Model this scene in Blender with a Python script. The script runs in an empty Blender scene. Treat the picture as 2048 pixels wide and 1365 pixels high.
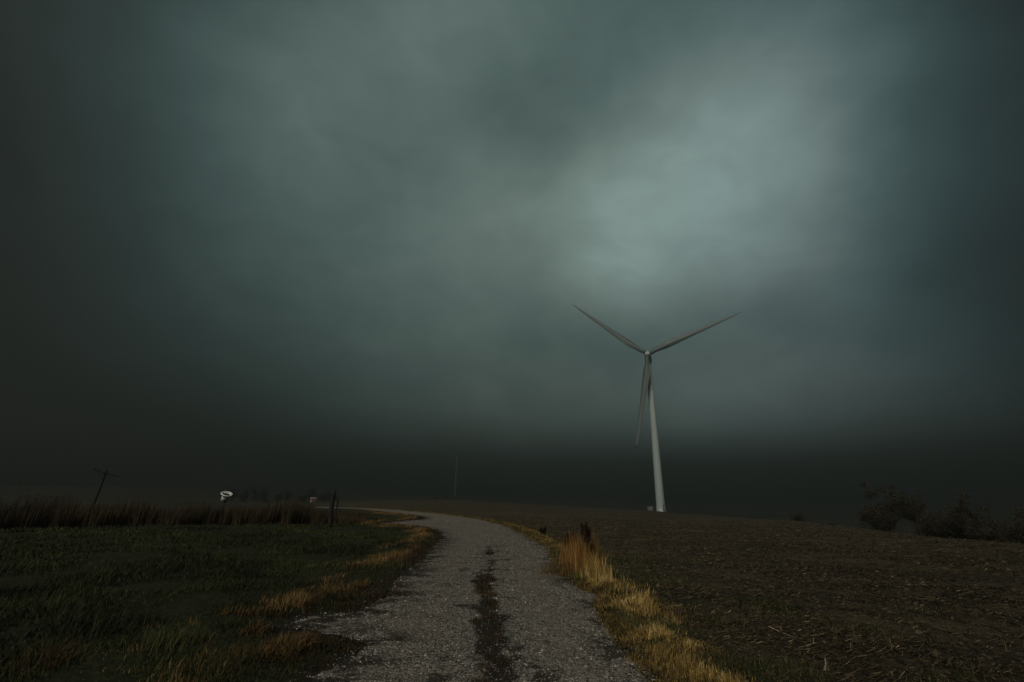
import bpy, math, random
import numpy as np
from mathutils import Matrix, Vector
PI = math.pi
R_ = math.radians
scn = bpy.context.scene
C = scn.collection
rng = np.random.default_rng(7)
random.seed(7)

# ------------------------------------------------------------------ camera
CAM_H, PITCH, ROLL, FPX, PW, PH = 1.65, 18.3, 0.75, 910.0, 2048.0, 1365.0
CAMROT = Matrix.Rotation(R_(90 + PITCH), 3, 'X') @ Matrix.Rotation(R_(ROLL), 3, 'Z')
cd = bpy.data.cameras.new('camera')
cam = bpy.data.objects.new('camera', cd); C.objects.link(cam)
cd.sensor_width = 36.0; cd.lens = 36.0 * FPX / PW
cd.clip_start = 0.05; cd.clip_end = 12000
cam.location = (0, 0, CAM_H)
cam.rotation_euler = CAMROT.to_euler()
scn.camera = cam

# ------------------------------------------------------------------ exposure
vs = scn.view_settings
vs.view_transform = 'Standard'; vs.look = 'None'; vs.exposure = 0.0; vs.gamma = 1.0; vs.use_curve_mapping = False

# ------------------------------------------------------------------ sky
SUN_EL, SUN_AZ = 42.0, -158.0
SKY_STRENGTH = 0.05
CLOUD_LOBES = [  # (azimuth, elevation, sharpness, strength) of the light and dark masses of the storm deck
#LOBES
    (15.2, 28.9, 150, 0.130), (14.2, 25.4, 150, 0.110), (33.5, 41.4, 70, 0.030), (14.1, 32.6, 120, 0.080), (28.7, 36.1, 90, 0.050), (22.0, 33.8, 110, 0.050), (37.6, 41.4, 90, 0.040), (0.4, 47.0, 110, -0.060), (-16.9, 38.6, 90, -0.025), (22.1, 39.2, 50, 0.030), (29.9, 23.2, 110, -0.050), (-29.0, 43.6, 70, 0.030), (21.5, 52.5, 70, -0.040),
    (-59.9, 39.3, 48, 0.0000), (-52.8, 44.7, 48, 0.0000), (-42.3, 50.6, 48, 0.0000), (-26.5, 56.0, 48, 0.0000),
    (-5.0, 58.9, 48, 0.0565), (18.0, 57.8, 48, 0.0808), (36.5, 53.5, 48, 0.0443), (49.1, 47.8, 48, 0.0000),
    (57.5, 42.3, 48, 0.0000), (62.2, 38.4, 48, 0.0000), (-57.6, 33.6, 48, 0.0000), (-50.3, 38.6, 48, 0.0000),
    (-39.7, 44.0, 48, 0.0144), (-24.4, 49.0, 48, 0.0349), (-4.4, 51.7, 48, 0.0754), (16.8, 50.7, 48, 0.0334),
    (34.2, 46.7, 48, 0.0030), (46.7, 41.5, 48, 0.0000), (55.3, 36.4, 48, 0.0000), (60.2, 32.9, 48, 0.0000),
    (-55.7, 28.1, 48, 0.0000), (-48.2, 32.5, 48, 0.0000), (-37.6, 37.3, 48, 0.0478), (-22.8, 41.7, 48, 0.0751),
    (-3.9, 44.1, 48, 0.0486), (15.8, 43.3, 48, 0.0000), (32.5, 39.7, 48, 0.0358), (44.7, 35.1, 48, 0.0000),
    (53.4, 30.7, 48, 0.0000), (58.4, 27.7, 48, 0.0000), (-54.0, 22.6, 48, 0.0000), (-46.3, 26.2, 48, 0.0000),
    (-35.8, 30.2, 48, 0.0108), (-21.4, 34.0, 48, 0.0050), (-3.5, 36.0, 48, 0.0535), (15.0, 35.3, 48, 0.0417),
    (31.0, 32.4, 48, 0.2145), (43.0, 28.6, 48, 0.0265), (51.7, 24.9, 48, 0.0000), (56.8, 22.4, 48, 0.0000),
    (-52.4, 17.2, 48, 0.0000), (-44.7, 20.0, 48, 0.0000), (-34.2, 23.2, 48, 0.0198), (-20.2, 26.1, 48, 0.0714),
    (-3.2, 27.7, 48, 0.1574), (14.4, 27.2, 48, 0.0684), (29.7, 25.0, 48, 0.1405), (41.5, 22.0, 48, 0.0000),
    (50.2, 19.2, 48, 0.0000), (55.4, 17.3, 48, 0.0000), (-51.0, 12.1, 48, 0.0000), (-43.2, 14.1, 48, 0.0000),
    (-32.8, 16.4, 48, 0.0308), (-19.2, 18.5, 48, 0.0408), (-3.0, 19.7, 48, 0.0000), (13.8, 19.4, 48, 0.0000),
    (28.6, 17.8, 48, 0.0000), (40.2, 15.8, 48, 0.0000), (48.8, 13.8, 48, 0.0000), (54.1, 12.5, 48, 0.0000),
    (-49.9, 7.8, 48, 0.0000), (-42.1, 9.1, 48, 0.0000), (-31.7, 10.6, 48, 0.0031), (-18.5, 11.9, 48, 0.0007),
    (-2.8, 12.8, 48, 0.0000), (13.4, 12.6, 48, 0.0000), (27.7, 11.7, 48, 0.0000), (39.1, 10.5, 48, 0.0000),
    (47.8, 9.2, 48, 0.0000), (53.0, 8.4, 48, 0.0000), (-49.0, 4.2, 48, 0.0000), (-41.1, 5.0, 48, 0.0000),
    (-30.9, 5.9, 48, 0.0000), (-17.9, 6.7, 48, 0.0176), (-2.6, 7.2, 48, 0.0515), (13.1, 7.2, 48, 0.0000),
    (27.0, 6.8, 48, 0.0000), (38.3, 6.2, 48, 0.0000), (46.9, 5.5, 48, 0.0000), (52.2, 5.1, 48, 0.0000),
    (-48.4, 1.9, 48, 0.0000), (-40.5, 2.3, 48, 0.0000), (-30.3, 2.8, 48, 0.0000), (-17.5, 3.3, 48, 0.0624),
    (-2.5, 3.6, 48, 0.2272), (12.9, 3.7, 48, 0.2373), (26.6, 3.6, 48, 0.3396), (37.7, 3.3, 48, 0.1920),
    (46.3, 3.1, 48, 0.0000), (51.6, 2.9, 48, 0.0000),
]
CLOUD_BASE = 0.0095
w = bpy.data.worlds.new('World'); scn.world = w; w.use_nodes = True
nt = w.node_tree; N = nt.nodes; L = nt.links; N.clear()
def nd(tree, typ, **kw):
    n = tree.nodes.new(typ)
    for k, v in kw.items():
        if k == 'op': n.operation = v
        else: setattr(n, k, v)
    return n
def mth(tree, op, a, b=None, clamp=False):
    n = tree.nodes.new('ShaderNodeMath'); n.operation = op; n.use_clamp = clamp
    for i, v in enumerate((a, b)):
        if v is None: continue
        if isinstance(v, (int, float)): n.inputs[i].default_value = v
        else: tree.links.new(v, n.inputs[i])
    return n.outputs[0]
tc = N.new('ShaderNodeTexCoord')
DIR = tc.outputs['Generated']
# soft wisps bend the edges of the cloud masses
nz = N.new('ShaderNodeTexNoise'); nz.inputs['Scale'].default_value = 3.2; nz.inputs['Detail'].default_value = 4; nz.inputs['Roughness'].default_value = .5
L.new(DIR, nz.inputs['Vector'])
wob = N.new('ShaderNodeVectorMath'); wob.operation = 'MULTIPLY_ADD'
L.new(nz.outputs['Color'], wob.inputs[0]); wob.inputs[1].default_value = (.14, .14, .10); wob.inputs[2].default_value = (-.07, -.07, -.05)
wd = N.new('ShaderNodeVectorMath'); wd.operation = 'ADD'; L.new(DIR, wd.inputs[0]); L.new(wob.outputs[0], wd.inputs[1])
wn = N.new('ShaderNodeVectorMath'); wn.operation = 'NORMALIZE'; L.new(wd.outputs[0], wn.inputs[0])
acc = None
for az, el, k, s in CLOUD_LOBES:
    c = (math.sin(R_(az)) * math.cos(R_(el)), math.cos(R_(az)) * math.cos(R_(el)), math.sin(R_(el)))
    d = N.new('ShaderNodeVectorMath'); d.operation = 'DOT_PRODUCT'; L.new(wn.outputs[0], d.inputs[0]); d.inputs[1].default_value = c
    e = mth(nt, 'MULTIPLY', mth(nt, 'SUBTRACT', d.outputs['Value'], 1.0), k)
    e = mth(nt, 'EXPONENT', e)
    t = N.new('ShaderNodeMath'); t.operation = 'MULTIPLY_ADD'; L.new(e, t.inputs[0]); t.inputs[1].default_value = s
    if acc is None: t.inputs[2].default_value = 0.0
    else: L.new(acc, t.inputs[2])
    acc = t.outputs[0]
n2 = N.new('ShaderNodeTexNoise'); n2.inputs['Scale'].default_value = 2.6; n2.inputs['Detail'].default_value = 5; n2.inputs['Roughness'].default_value = .48
mp = N.new('ShaderNodeMapping'); mp.inputs['Scale'].default_value = (1.0, 1.0, 1.9); mp.inputs['Rotation'].default_value = (0, R_(20), 0)
L.new(DIR, mp.inputs['Vector']); L.new(mp.outputs[0], n2.inputs['Vector'])
n3 = N.new('ShaderNodeTexNoise'); n3.inputs['Scale'].default_value = 7.5; n3.inputs['Detail'].default_value = 6; n3.inputs['Roughness'].default_value = .55; n3.inputs['Distortion'].default_value = .6
mp3 = N.new('ShaderNodeMapping'); mp3.inputs['Scale'].default_value = (1.0, 1.0, 1.5); mp3.inputs['Rotation'].default_value = (R_(10), R_(38), 0)
L.new(DIR, mp3.inputs['Vector']); L.new(mp3.outputs[0], n3.inputs['Vector'])
wisp = mth(nt, 'MULTIPLY_ADD', n2.outputs['Fac'], 0.60)
wisp.node.inputs[2].default_value = 1.0 - 0.30
fine = mth(nt, 'MULTIPLY_ADD', n3.outputs['Fac'], 0.50)
fine.node.inputs[2].default_value = 1.0 - 0.25
wisp = mth(nt, 'MULTIPLY', wisp, fine)
val = mth(nt, 'MAXIMUM', mth(nt, 'MULTIPLY', mth(nt, 'ADD', acc if acc else 0.03, CLOUD_BASE), wisp), 0.004)
ramp = N.new('ShaderNodeValToRGB')
L.new(mth(nt, 'MULTIPLY', val, 3.0, True), ramp.inputs[0])
ramp.color_ramp.elements[0].position = 0.03; ramp.color_ramp.elements[0].color = (.66, 1.0, .96, 1)
ramp.color_ramp.elements[1].position = 0.8; ramp.color_ramp.elements[1].color = (.74, 1.0, .91, 1)
e_ = ramp.color_ramp.elements.new(0.18); e_.color = (.56, 1.0, .97, 1)
sepd = N.new('ShaderNodeSeparateXYZ'); L.new(DIR, sepd.inputs[0])
rightness = N.new('ShaderNodeMapRange'); L.new(sepd.outputs[0], rightness.inputs[0])
rightness.inputs['From Min'].default_value = 0.1; rightness.inputs['From Max'].default_value = 0.75
bl = N.new('ShaderNodeMix'); bl.data_type = 'RGBA'; bl.blend_type = 'MULTIPLY'
L.new(rightness.outputs[0], bl.inputs[0]); L.new(ramp.outputs[0], bl.inputs[6]); bl.inputs[7].default_value = (.95, .99, 1.12, 1)
vm = N.new('ShaderNodeVectorMath'); vm.operation = 'SCALE'; L.new(bl.outputs[2], vm.inputs[0]); L.new(val, vm.inputs['Scale'])
bgc = N.new('ShaderNodeBackground'); L.new(vm.outputs[0], bgc.inputs['Color']); bgc.inputs['Strength'].default_value = 1.0
sky = N.new('ShaderNodeTexSky'); sky.sky_type = 'NISHITA'; sky.sun_disc = False
sky.sun_elevation = R_(SUN_EL); sky.sun_rotation = R_(SUN_AZ)
bgs = N.new('ShaderNodeBackground'); L.new(sky.outputs[0], bgs.inputs['Color']); bgs.inputs['Strength'].default_value = SKY_STRENGTH
mx = N.new('ShaderNodeMixShader'); mx.inputs[0].default_value = 0.985      # an almost closed cloud deck
L.new(bgs.outputs[0], mx.inputs[1]); L.new(bgc.outputs[0], mx.inputs[2])
wo = N.new('ShaderNodeOutputWorld'); L.new(mx.outputs[0], wo.inputs['Surface'])

# ------------------------------------------------------------------ sun
sd = bpy.data.lights.new('sun', 'SUN'); sd.energy = 3.2; sd.angle = R_(14); sd.color = (1.0, .93, .81)
so = bpy.data.objects.new('sun', sd); C.objects.link(so)
sdir = Vector((math.sin(R_(SUN_AZ)) * math.cos(R_(SUN_EL)), math.cos(R_(SUN_AZ)) * math.cos(R_(SUN_EL)), math.sin(R_(SUN_EL))))
so.rotation_euler = sdir.to_track_quat('Z', 'Y').to_euler()
so.location = (0, 0, 300)

# ------------------------------------------------------------------ helpers
def tag(o, label=None, cat=None, group=None, kind=None):
    if label: o['label'] = label
    if cat: o['category'] = cat
    if group: o['group'] = group
    if kind: o['kind'] = kind
    return o
def thing(name, label, cat, loc=(0, 0, 0), rot=(0, 0, 0), group=None):
    o = bpy.data.objects.new(name, None); C.objects.link(o)
    o.location = loc; o.rotation_euler = rot
    o.empty_display_size = .3
    return tag(o, label, cat, group)
def mesh_np(name, V, faces, mat=None, parent=None, attrs=None, smooth=False):
    """faces: list of (n,k) int arrays"""
    me = bpy.data.meshes.new(name)
    V = np.asarray(V, np.float32)
    me.vertices.add(len(V)); me.vertices.foreach_set('co', V.ravel())
    faces = [np.asarray(f, np.int32) for f in faces if len(f)]
    loops = np.concatenate([f.ravel() for f in faces])
    sizes = np.concatenate([np.full(len(f), f.shape[1], np.int32) for f in faces])
    me.loops.add(len(loops)); me.loops.foreach_set('vertex_index', loops)
    me.polygons.add(len(sizes))
    st = np.concatenate([[0], np.cumsum(sizes)[:-1]]).astype(np.int32)
    me.polygons.foreach_set('loop_start', st); me.polygons.foreach_set('loop_total', sizes)
    me.polygons.foreach_set('use_smooth', np.full(len(sizes), smooth, bool))
    for k, a in (attrs or {}).items():
        at = me.attributes.new(k, 'FLOAT', 'POINT'); at.data.foreach_set('value', np.asarray(a, np.float32))
    me.update(calc_edges=True); me.validate()
    if mat: me.materials.append(mat)
    o = bpy.data.objects.new(name, me); C.objects.link(o)
    if parent: o.parent = parent
    return o
class MB:
    def __init__(s): s.v = []; s.f = []
    def add(s, vs, fs):
        b = len(s.v); s.v += [tuple(v) for v in vs]; s.f += [tuple(i + b for i in f) for f in fs]
    def box(s, x0, x1, y0, y1, z0, z1, M=None):
        v = [Vector(p) for p in ((x0,y0,z0),(x1,y0,z0),(x1,y1,z0),(x0,y1,z0),(x0,y0,z1),(x1,y0,z1),(x1,y1,z1),(x0,y1,z1))]
        if M: v = [M @ p for p in v]
        s.add(v, [(0,3,2,1),(4,5,6,7),(0,1,5,4),(1,2,6,5),(2,3,7,6),(3,0,4,7)])
    def rings(s, rings, cap=True):
        n = len(rings[0]); b = len(s.v)
        for r in rings: s.v += [tuple(p) for p in r]
        for i in range(len(rings) - 1):
            for j in range(n):
                a = b + i*n + j; c = b + i*n + (j+1) % n
                s.f.append((a, c, c + n, a + n))
        if cap:
            s.f.append(tuple(b + j for j in reversed(range(n)))); s.f.append(tuple(b + (len(rings)-1)*n + j for j in range(n)))
    def tube(s, pts, rad, n=8, cap=True):
        pts = [Vector(p) for p in pts]; R = []
        for i, p in enumerate(pts):
            d = (pts[min(i+1, len(pts)-1)] - pts[max(i-1, 0)]).normalized()
            a = d.cross(Vector((0, 0, 1)) if abs(d.z) < .9 else Vector((1, 0, 0))).normalized(); c = d.cross(a)
            R.append([p + (a*math.cos(t) + c*math.sin(t))*rad[i] for t in [2*PI*j/n for j in range(n)]])
        s.rings(R, cap)
    def lathe(s, prof, n=48, M=None, cap=True):
        R = []
        for r, z in prof:
            ring = [Vector((r*math.cos(2*PI*j/n), r*math.sin(2*PI*j/n), z)) for j in range(n)]
            R.append([M @ p for p in ring] if M else ring)
        s.rings(R, cap)
    def build(s, name, mat, parent=None, smooth=False):
        me = bpy.data.meshes.new(name); me.from_pydata(s.v, [], s.f); me.update()
        if smooth: me.polygons.foreach_set('use_smooth', [True]*len(me.polygons))
        me.materials.append(mat)
        o = bpy.data.objects.new(name, me); C.objects.link(o)
        if parent: o.parent = parent
        return o
def copy_tree(o, parent=None):
    c = o.copy(); C.objects.link(c)
    if parent: c.parent = parent
    for ch in list(o.children): copy_tree(ch, c)
    return c

# value noise -------------------------------------------------------------
def _h(ix, iy, seed):
    n = (ix.astype(np.int64)*374761393 + iy.astype(np.int64)*668265263 + seed*1442695041) & 0xffffffff
    n = ((n ^ (n >> 13))*1274126177) & 0xffffffff
    n = ((n ^ (n >> 16))*2246822519) & 0xffffffff
    return ((n ^ (n >> 15)) & 0xffff)/65535.0
def vnoise(x, y, seed=0):
    x = np.asarray(x, float); y = np.asarray(y, float)
    ix = np.floor(x); iy = np.floor(y); fx = x-ix; fy = y-iy
    fx = fx*fx*(3-2*fx); fy = fy*fy*(3-2*fy)
    a = _h(ix, iy, seed); b = _h(ix+1, iy, seed); c = _h(ix, iy+1, seed); d = _h(ix+1, iy+1, seed)
    return (a*(1-fx)+b*fx)*(1-fy)+(c*(1-fx)+d*fx)*fy
def fbm(x, y, oct=4, seed=0, rough=.5):
    s = 0; a = 1; t = 0
    for i in range(oct):
        s = s + a*vnoise(x*2**i + 17.3*i, y*2**i - 9.1*i, seed+i); t += a; a *= rough
    return s/t
def sstep(a, b, x):
    t = np.clip((x-a)/(b-a), 0, 1); return t*t*(3-2*t)

# ------------------------------------------------------------------ terrain
# height of the land along rays from the lane's near end: level lawn and field, a crest, a valley, and far land rising again
TZ = {  # azimuth: [(r, z)...]
 -180: [(10, 0), (26, 0), (75, -3), (250, -5), (700, -4), (1500, 1.0), (4000, 1.5)],
  -60: [(10, 0), (28, 0), (75, -3.4), (200, -5), (450, -3), (600, 1.0), (4000, 1.5)],
  -46: [(10, 0), (27, 0.1), (75, -4.2), (200, -6), (450, -4), (600, 1.8), (4000, 1.8)],
  -34: [(10, 0), (26, 0.1), (75, -4.6), (200, -6), (420, -5), (600, 1.3), (4000, 1.6)],
  -26: [(10, 0), (26, 0.0), (75, -3.4), (200, -6), (420, -7), (900, -3), (4000, 1.3)],
  -19: [(10, 0), (26, -.12), (75, -1.15), (200, -3.0), (330, -6), (900, -6), (4000, 1)],
   -8: [(10, 0), (30, -.20), (90, -.95), (250, -2.3), (500, -8), (900, -9), (4000, 1)],
    4: [(10, 0), (30, -.30), (90, -1.5), (262, -4.9), (500, -14), (1100, -9), (4000, 1)],
   17: [(10, 0), (30, -.40), (90, -2.0), (256, -6.55), (500, -19), (1200, -12), (4000, 1)],
   25: [(10, 0), (30, -.40), (80, -1.7), (150, -4.3), (400, -20), (1300, -12), (4000, 1)],
   31: [(10, 0), (30, -.35), (70, -1.2), (110, -3.6), (400, -20), (1300, -12), (4000, 1)],
   38: [(10, 0), (30, -.30), (56, -1.35), (80, -4.0), (400, -20), (1300, -12), (4000, 1)],
   46: [(10, 0), (28, -.25), (44, -1.0), (60, -3.2), (400, -20), (1300, -12), (4000, 1)],
   60: [(10, 0), (26, -.25), (36, -.9), (60, -3.4), (400, -18), (1300, -12), (4000, 1)],
  180: [(10, 0), (26, 0), (75, -3), (250, -5), (700, -4), (1500, 1.0), (4000, 1.5)],
}
_az = np.arange(-180, 180.01, .5); _lr = np.linspace(math.log(2.), math.log(4200.), 420)
_keys = sorted(TZ); _rows = []
for k in _keys:
    p = TZ[k]; _rows.append(np.interp(np.exp(_lr), [0]+[q[0] for q in p], [0]+[q[1] for q in p]))
_rows = np.array(_rows)
_T = np.array([np.interp(_az, _keys, _rows[:, j]) for j in range(len(_lr))]).T
def _blur(A, n, axis, it=3):
    for _ in range(it):
        if axis == 0:
            P = np.concatenate([A[-n-1:-1], A, A[1:n+1]], 0)
        else:
            P = np.concatenate([A[:, :1]]*n + [A] + [A[:, -1:]]*n, 1)
        cs = np.cumsum(P, axis); z = np.zeros_like(np.take(cs, [0], axis)); cs = np.concatenate([z, cs], axis)
        m = A.shape[axis]; idx = np.arange(m)
        A = (np.take(cs, idx+2*n+1, axis)-np.take(cs, idx, axis))/(2*n+1)
    return A
_T = _blur(_T, 3, 0, 2); _T = _blur(_T, 3, 1, 2)
def terrain(x, y):
    x = np.asarray(x, float); y = np.asarray(y, float)
    r = np.maximum(np.hypot(x, y), 2.0); a = np.degrees(np.arctan2(x, y))
    u = np.clip((a+180)/.5, 0, len(_az)-1.001); v = np.clip((np.log(r)-_lr[0])/(_lr[1]-_lr[0]), 0, len(_lr)-1.001)
    i = u.astype(int); j = v.astype(int); fu = u-i; fv = v-j
    z = (_T[i, j]*(1-fu)+_T[i+1, j]*fu)*(1-fv)+(_T[i, j+1]*(1-fu)+_T[i+1, j+1]*fu)*fv
    return z
CR = np.array(CAMROT)
def pix_ray(px, py):
    d = np.stack([(np.asarray(px, float)-PW/2)/FPX, -(np.asarray(py, float)-PH/2)/FPX, -np.ones_like(np.asarray(px, float))], -1)
    return d @ CR.T
def ground_pt(px, py):
    """where a sight line meets the land (used once, to survey the lane's edges and the places of things)"""
    d = pix_ray([px], [py])[0]; d = d/np.hypot(d[0], d[1])
    r = np.exp(np.linspace(math.log(1.5), math.log(3000), 6000))
    h = CAM_H + d[2]*r - terrain(d[0]*r, d[1]*r)
    k = np.argmax(h < 0) if (h < 0).any() else len(r)-1
    return np.array([d[0]*r[k], d[1]*r[k]])
def polar(az, r):
    x = r*math.sin(R_(az)); y = r*math.cos(R_(az)); return x, y, float(terrain(x, y))
def az_of(px, py=1000):
    d = pix_ray([px], [py])[0]; return math.degrees(math.atan2(d[0], d[1]))

# lane outline (surveyed)
EDGE_R = [(1345, 1400), (1290, 1355), (1262, 1330), (1240, 1300), (1215, 1262), (1198, 1225), (1190, 1205), (1205, 1192), (1165, 1182), (1138, 1166), (1122, 1150), (1112, 1130),
          (1098, 1110), (1092, 1098), (1070, 1082), (1040, 1066), (1008, 1052), (960, 1040), (900, 1031), (850, 1026), (800, 1021.5), (745, 1018.2), (706, 1017.0)]
EDGE_L = [(600, 1400), (618, 1362), (700, 1318), (735, 1292), (690, 1278), (590, 1262), (575, 1252), (610, 1240), (712, 1226), (745, 1208), (790, 1190), (800, 1166),
          (832, 1132), (860, 1102), (884, 1080), (884, 1068), (866, 1058), (812, 1052), (766, 1050), (764, 1047), (800, 1043.5), (850, 1039.5), (846, 1034.5), (800, 1028.5), (750, 1022.5), (706, 1019)]
PR = np.array([ground_pt(*p) for p in EDGE_R]); PL = np.array([ground_pt(*p) for p in EDGE_L])
near_r = [PR[0] + (PR[0]-PR[1])/np.hypot(*(PR[0]-PR[1]))*1.5, np.array([1.5, -6.])]
near_l = [np.array([-1.35, 2.]), np.array([-1.4, -6.])]
PR = np.vstack([[1.45, -8], [1.45, 0.5], PR]); PL = np.vstack([[-1.5, -8], [-1.5, 1.0], PL])
far = polar(az_of(640, 1010), 150)[:2]
PR = np.vstack([PR, [far]]); PL = np.vstack([PL, [(far[0]-1, far[1]-4)]])
ROAD = np.vstack([PR, PL[::-1]])
def densify(P, step):
    out = []
    for a, b in zip(P[:-1], P[1:]):
        n = max(2, int(np.hypot(*(b-a))/step)); t = np.linspace(0, 1, n, endpoint=False)[:, None]; out.append(a+(b-a)*t)
    return np.vstack(out+[P[-1:]])
def inside(P, x, y):
    r = np.zeros(x.shape, bool); n = len(P); j = n-1
    for i in range(n):
        xi, yi = P[i]; xj, yj = P[j]
        c = ((yi > y) != (yj > y)) & (x < (xj-xi)*(y-yi)/((yj-yi) or 1e-9)+xi)
        r ^= c; j = i
    return r
def seg_dist(P, x, y):
    d = np.full(x.shape, 1e9)
    for a, b in zip(P[:-1], P[1:]):
        ab = b-a; t = np.clip(((x-a[0])*ab[0]+(y-a[1])*ab[1])/(ab @ ab+1e-12), 0, 1)
        d = np.minimum(d, np.hypot(x-a[0]-t*ab[0], y-a[1]-t*ab[1]))
    return d
def warp(x, y):
    r = np.hypot(x, y); s = np.clip(r/10, .35, 1.6)
    return (x + .50*s*(fbm(x*2.6/s, y*2.6/s, 6, 11, .74)-.5), y + .50*s*(fbm(x*2.6/s, y*2.6/s, 6, 23, .74)-.5))
def on_road(x, y):
    a, b = warp(x, y); return inside(ROAD, a, b)
# strip of grass and dirt between the wheel tracks
STRIP = np.array([ground_pt(*p) for p in [(985, 1395), (985, 1330), (978, 1270), (972, 1215), (968, 1185), (966, 1165), (985, 1128), (975, 1095)]])
STRIP = np.vstack([[(-.1, -6)], [(-.1, 2)], STRIP])
def strip_d(x, y):
    wd = -.02 + .36*fbm(x*1.1+3, y*.9, 4, 41, .6)
    return seg_dist(STRIP, x, y) - wd + .42*(fbm(x*4.2, y*4.2, 4, 43, .62)-.5) + .12*sstep(8.2, 12, y)
# field limit: the right-hand side of the lane
def is_field(x, y):
    """signed amount by which a point lies in the ploughed field (right of the right-hand verge)"""
    d = seg_dist(PR, x, y); lp = inside(FIELD_POLY, x, y)
    return np.where(lp, d, -d)
FIELD_POLY = np.vstack([PR, [(-260, 330), (-100, 900), (1500, 1500), (1500, -8)]])

# ------------------------------------------------------------------ materials
def new_mat(name):
    m = bpy.data.materials.new(name); m.use_nodes = True
    t = m.node_tree; b = t.nodes['Principled BSDF']; return m, t, b
def noise(t, scale, detail=4, rough=.55, vec=None):
    n = t.nodes.new('ShaderNodeTexNoise'); n.inputs['Scale'].default_value = scale; n.inputs['Detail'].default_value = detail; n.inputs['Roughness'].default_value = rough
    if vec is not None: t.links.new(vec, n.inputs['Vector'])
    return n
def cramp(t, fac, stops):
    r = t.nodes.new('ShaderNodeValToRGB'); t.links.new(fac, r.inputs[0])
    el = r.color_ramp.elements
    el[0].position = stops[0][0]; el[0].color = (*stops[0][1], 1)
    el[1].position = stops[-1][0]; el[1].color = (*stops[-1][1], 1)
    for p, c in stops[1:-1]:
        e = el.new(p); e.color = (*c, 1)
    return r.outputs[0]
def mixc(t, fac, a, b, mode='MIX'):
    n = t.nodes.new('ShaderNodeMix'); n.data_type = 'RGBA'; n.blend_type = mode
    for i, v in ((0, fac), (6, a), (7, b)):
        if isinstance(v, (int, float)): n.inputs[i].default_value = v
        elif isinstance(v, tuple): n.inputs[i].default_value = (*v, 1)
        else: t.links.new(v, n.inputs[i])
    return n.outputs[2]
def bump(t, b, h, strength, dist):
    n = t.nodes.new('ShaderNodeBump'); n.inputs['Strength'].default_value = strength; n.inputs['Distance'].default_value = dist
    t.links.new(h, n.inputs['Height']); t.links.new(n.outputs[0], b.inputs['Normal'])
def obj_co(t):
    return t.nodes.new('ShaderNodeTexCoord').outputs['Object']
def attr(t, name):
    n = t.nodes.new('ShaderNodeAttribute'); n.attribute_name = name; return n.outputs['Fac']
def leaf_mat(name, stops, rough=.75, trans=.0, spec=.15):
    m, t, b = new_mat(name)
    t.links.new(cramp(t, attr(t, 'tone'), stops), b.inputs['Base Color'])
    b.inputs['Roughness'].default_value = rough; b.inputs['Specular IOR Level'].default_value = spec
    return m

def ground_mat():
    m, t, b = new_mat('land')
    co = obj_co(t)
    nA = noise(t, 1.1, 6, .6, co); nB = noise(t, 9, 6, .65, co); nC = noise(t, 55, 4, .7, co); nL = noise(t, .035, 5, .6, co)
    # lawn soil and thatch
    lawn = cramp(t, nB.outputs['Fac'], [(.3, (.008, .010, .005)), (.55, (.018, .022, .009)), (.75, (.035, .036, .015))])
    # ploughed field: dark soil with straw residue in rough furrow bands
    mp = t.nodes.new('ShaderNodeMapping'); mp.inputs['Rotation'].default_value = (0, 0, R_(-110)); mp.inputs['Scale'].default_value = (.10, 1.0, 1.0)
    t.links.new(co, mp.inputs['Vector'])
    fur = noise(t, 1.3, 4, .55, mp.outputs[0])
    soil = cramp(t, nB.outputs['Fac'], [(.30, (.009, .0075, .0045)), (.5, (.024, .0195, .0115)), (.72, (.068, .055, .031))])
    straw = cramp(t, nC.outputs['Fac'], [(.40, (.022, .0175, .011)), (.56, (.085, .067, .038)), (.76, (.22, .175, .10))])
    fm = mth(t, 'MULTIPLY', mth(t, 'SUBTRACT', fur.outputs['Fac'], .44), 6.0, True)
    field = mixc(t, mth(t, 'MULTIPLY', fm, .8), soil, straw)
    # far land: pasture and stubble parcels
    farc = cramp(t, nL.outputs['Fac'], [(.35, (.016, .017, .010)), (.5, (.032, .028, .018)), (.65, (.045, .038, .026))])
    dirt = cramp(t, nB.outputs['Fac'], [(.3, (.008, .007, .006)), (.7, (.028, .023, .017))])
    col = mixc(t, attr(t, 'field'), lawn, field)
    col = mixc(t, attr(t, 'dirt'), col, dirt)
    col = mixc(t, attr(t, 'far'), col, farc)
    t.links.new(col, b.inputs['Base Color'])
    b.inputs['Roughness'].default_value = .95; b.inputs['Specular IOR Level'].default_value = .12
    h = mth(t, 'ADD', mth(t, 'MULTIPLY', nB.outputs['Fac'], 1.0), mth(t, 'MULTIPLY', nC.outputs['Fac'], .35))
    bump(t, b, h, .9, .09)
    return m
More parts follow.
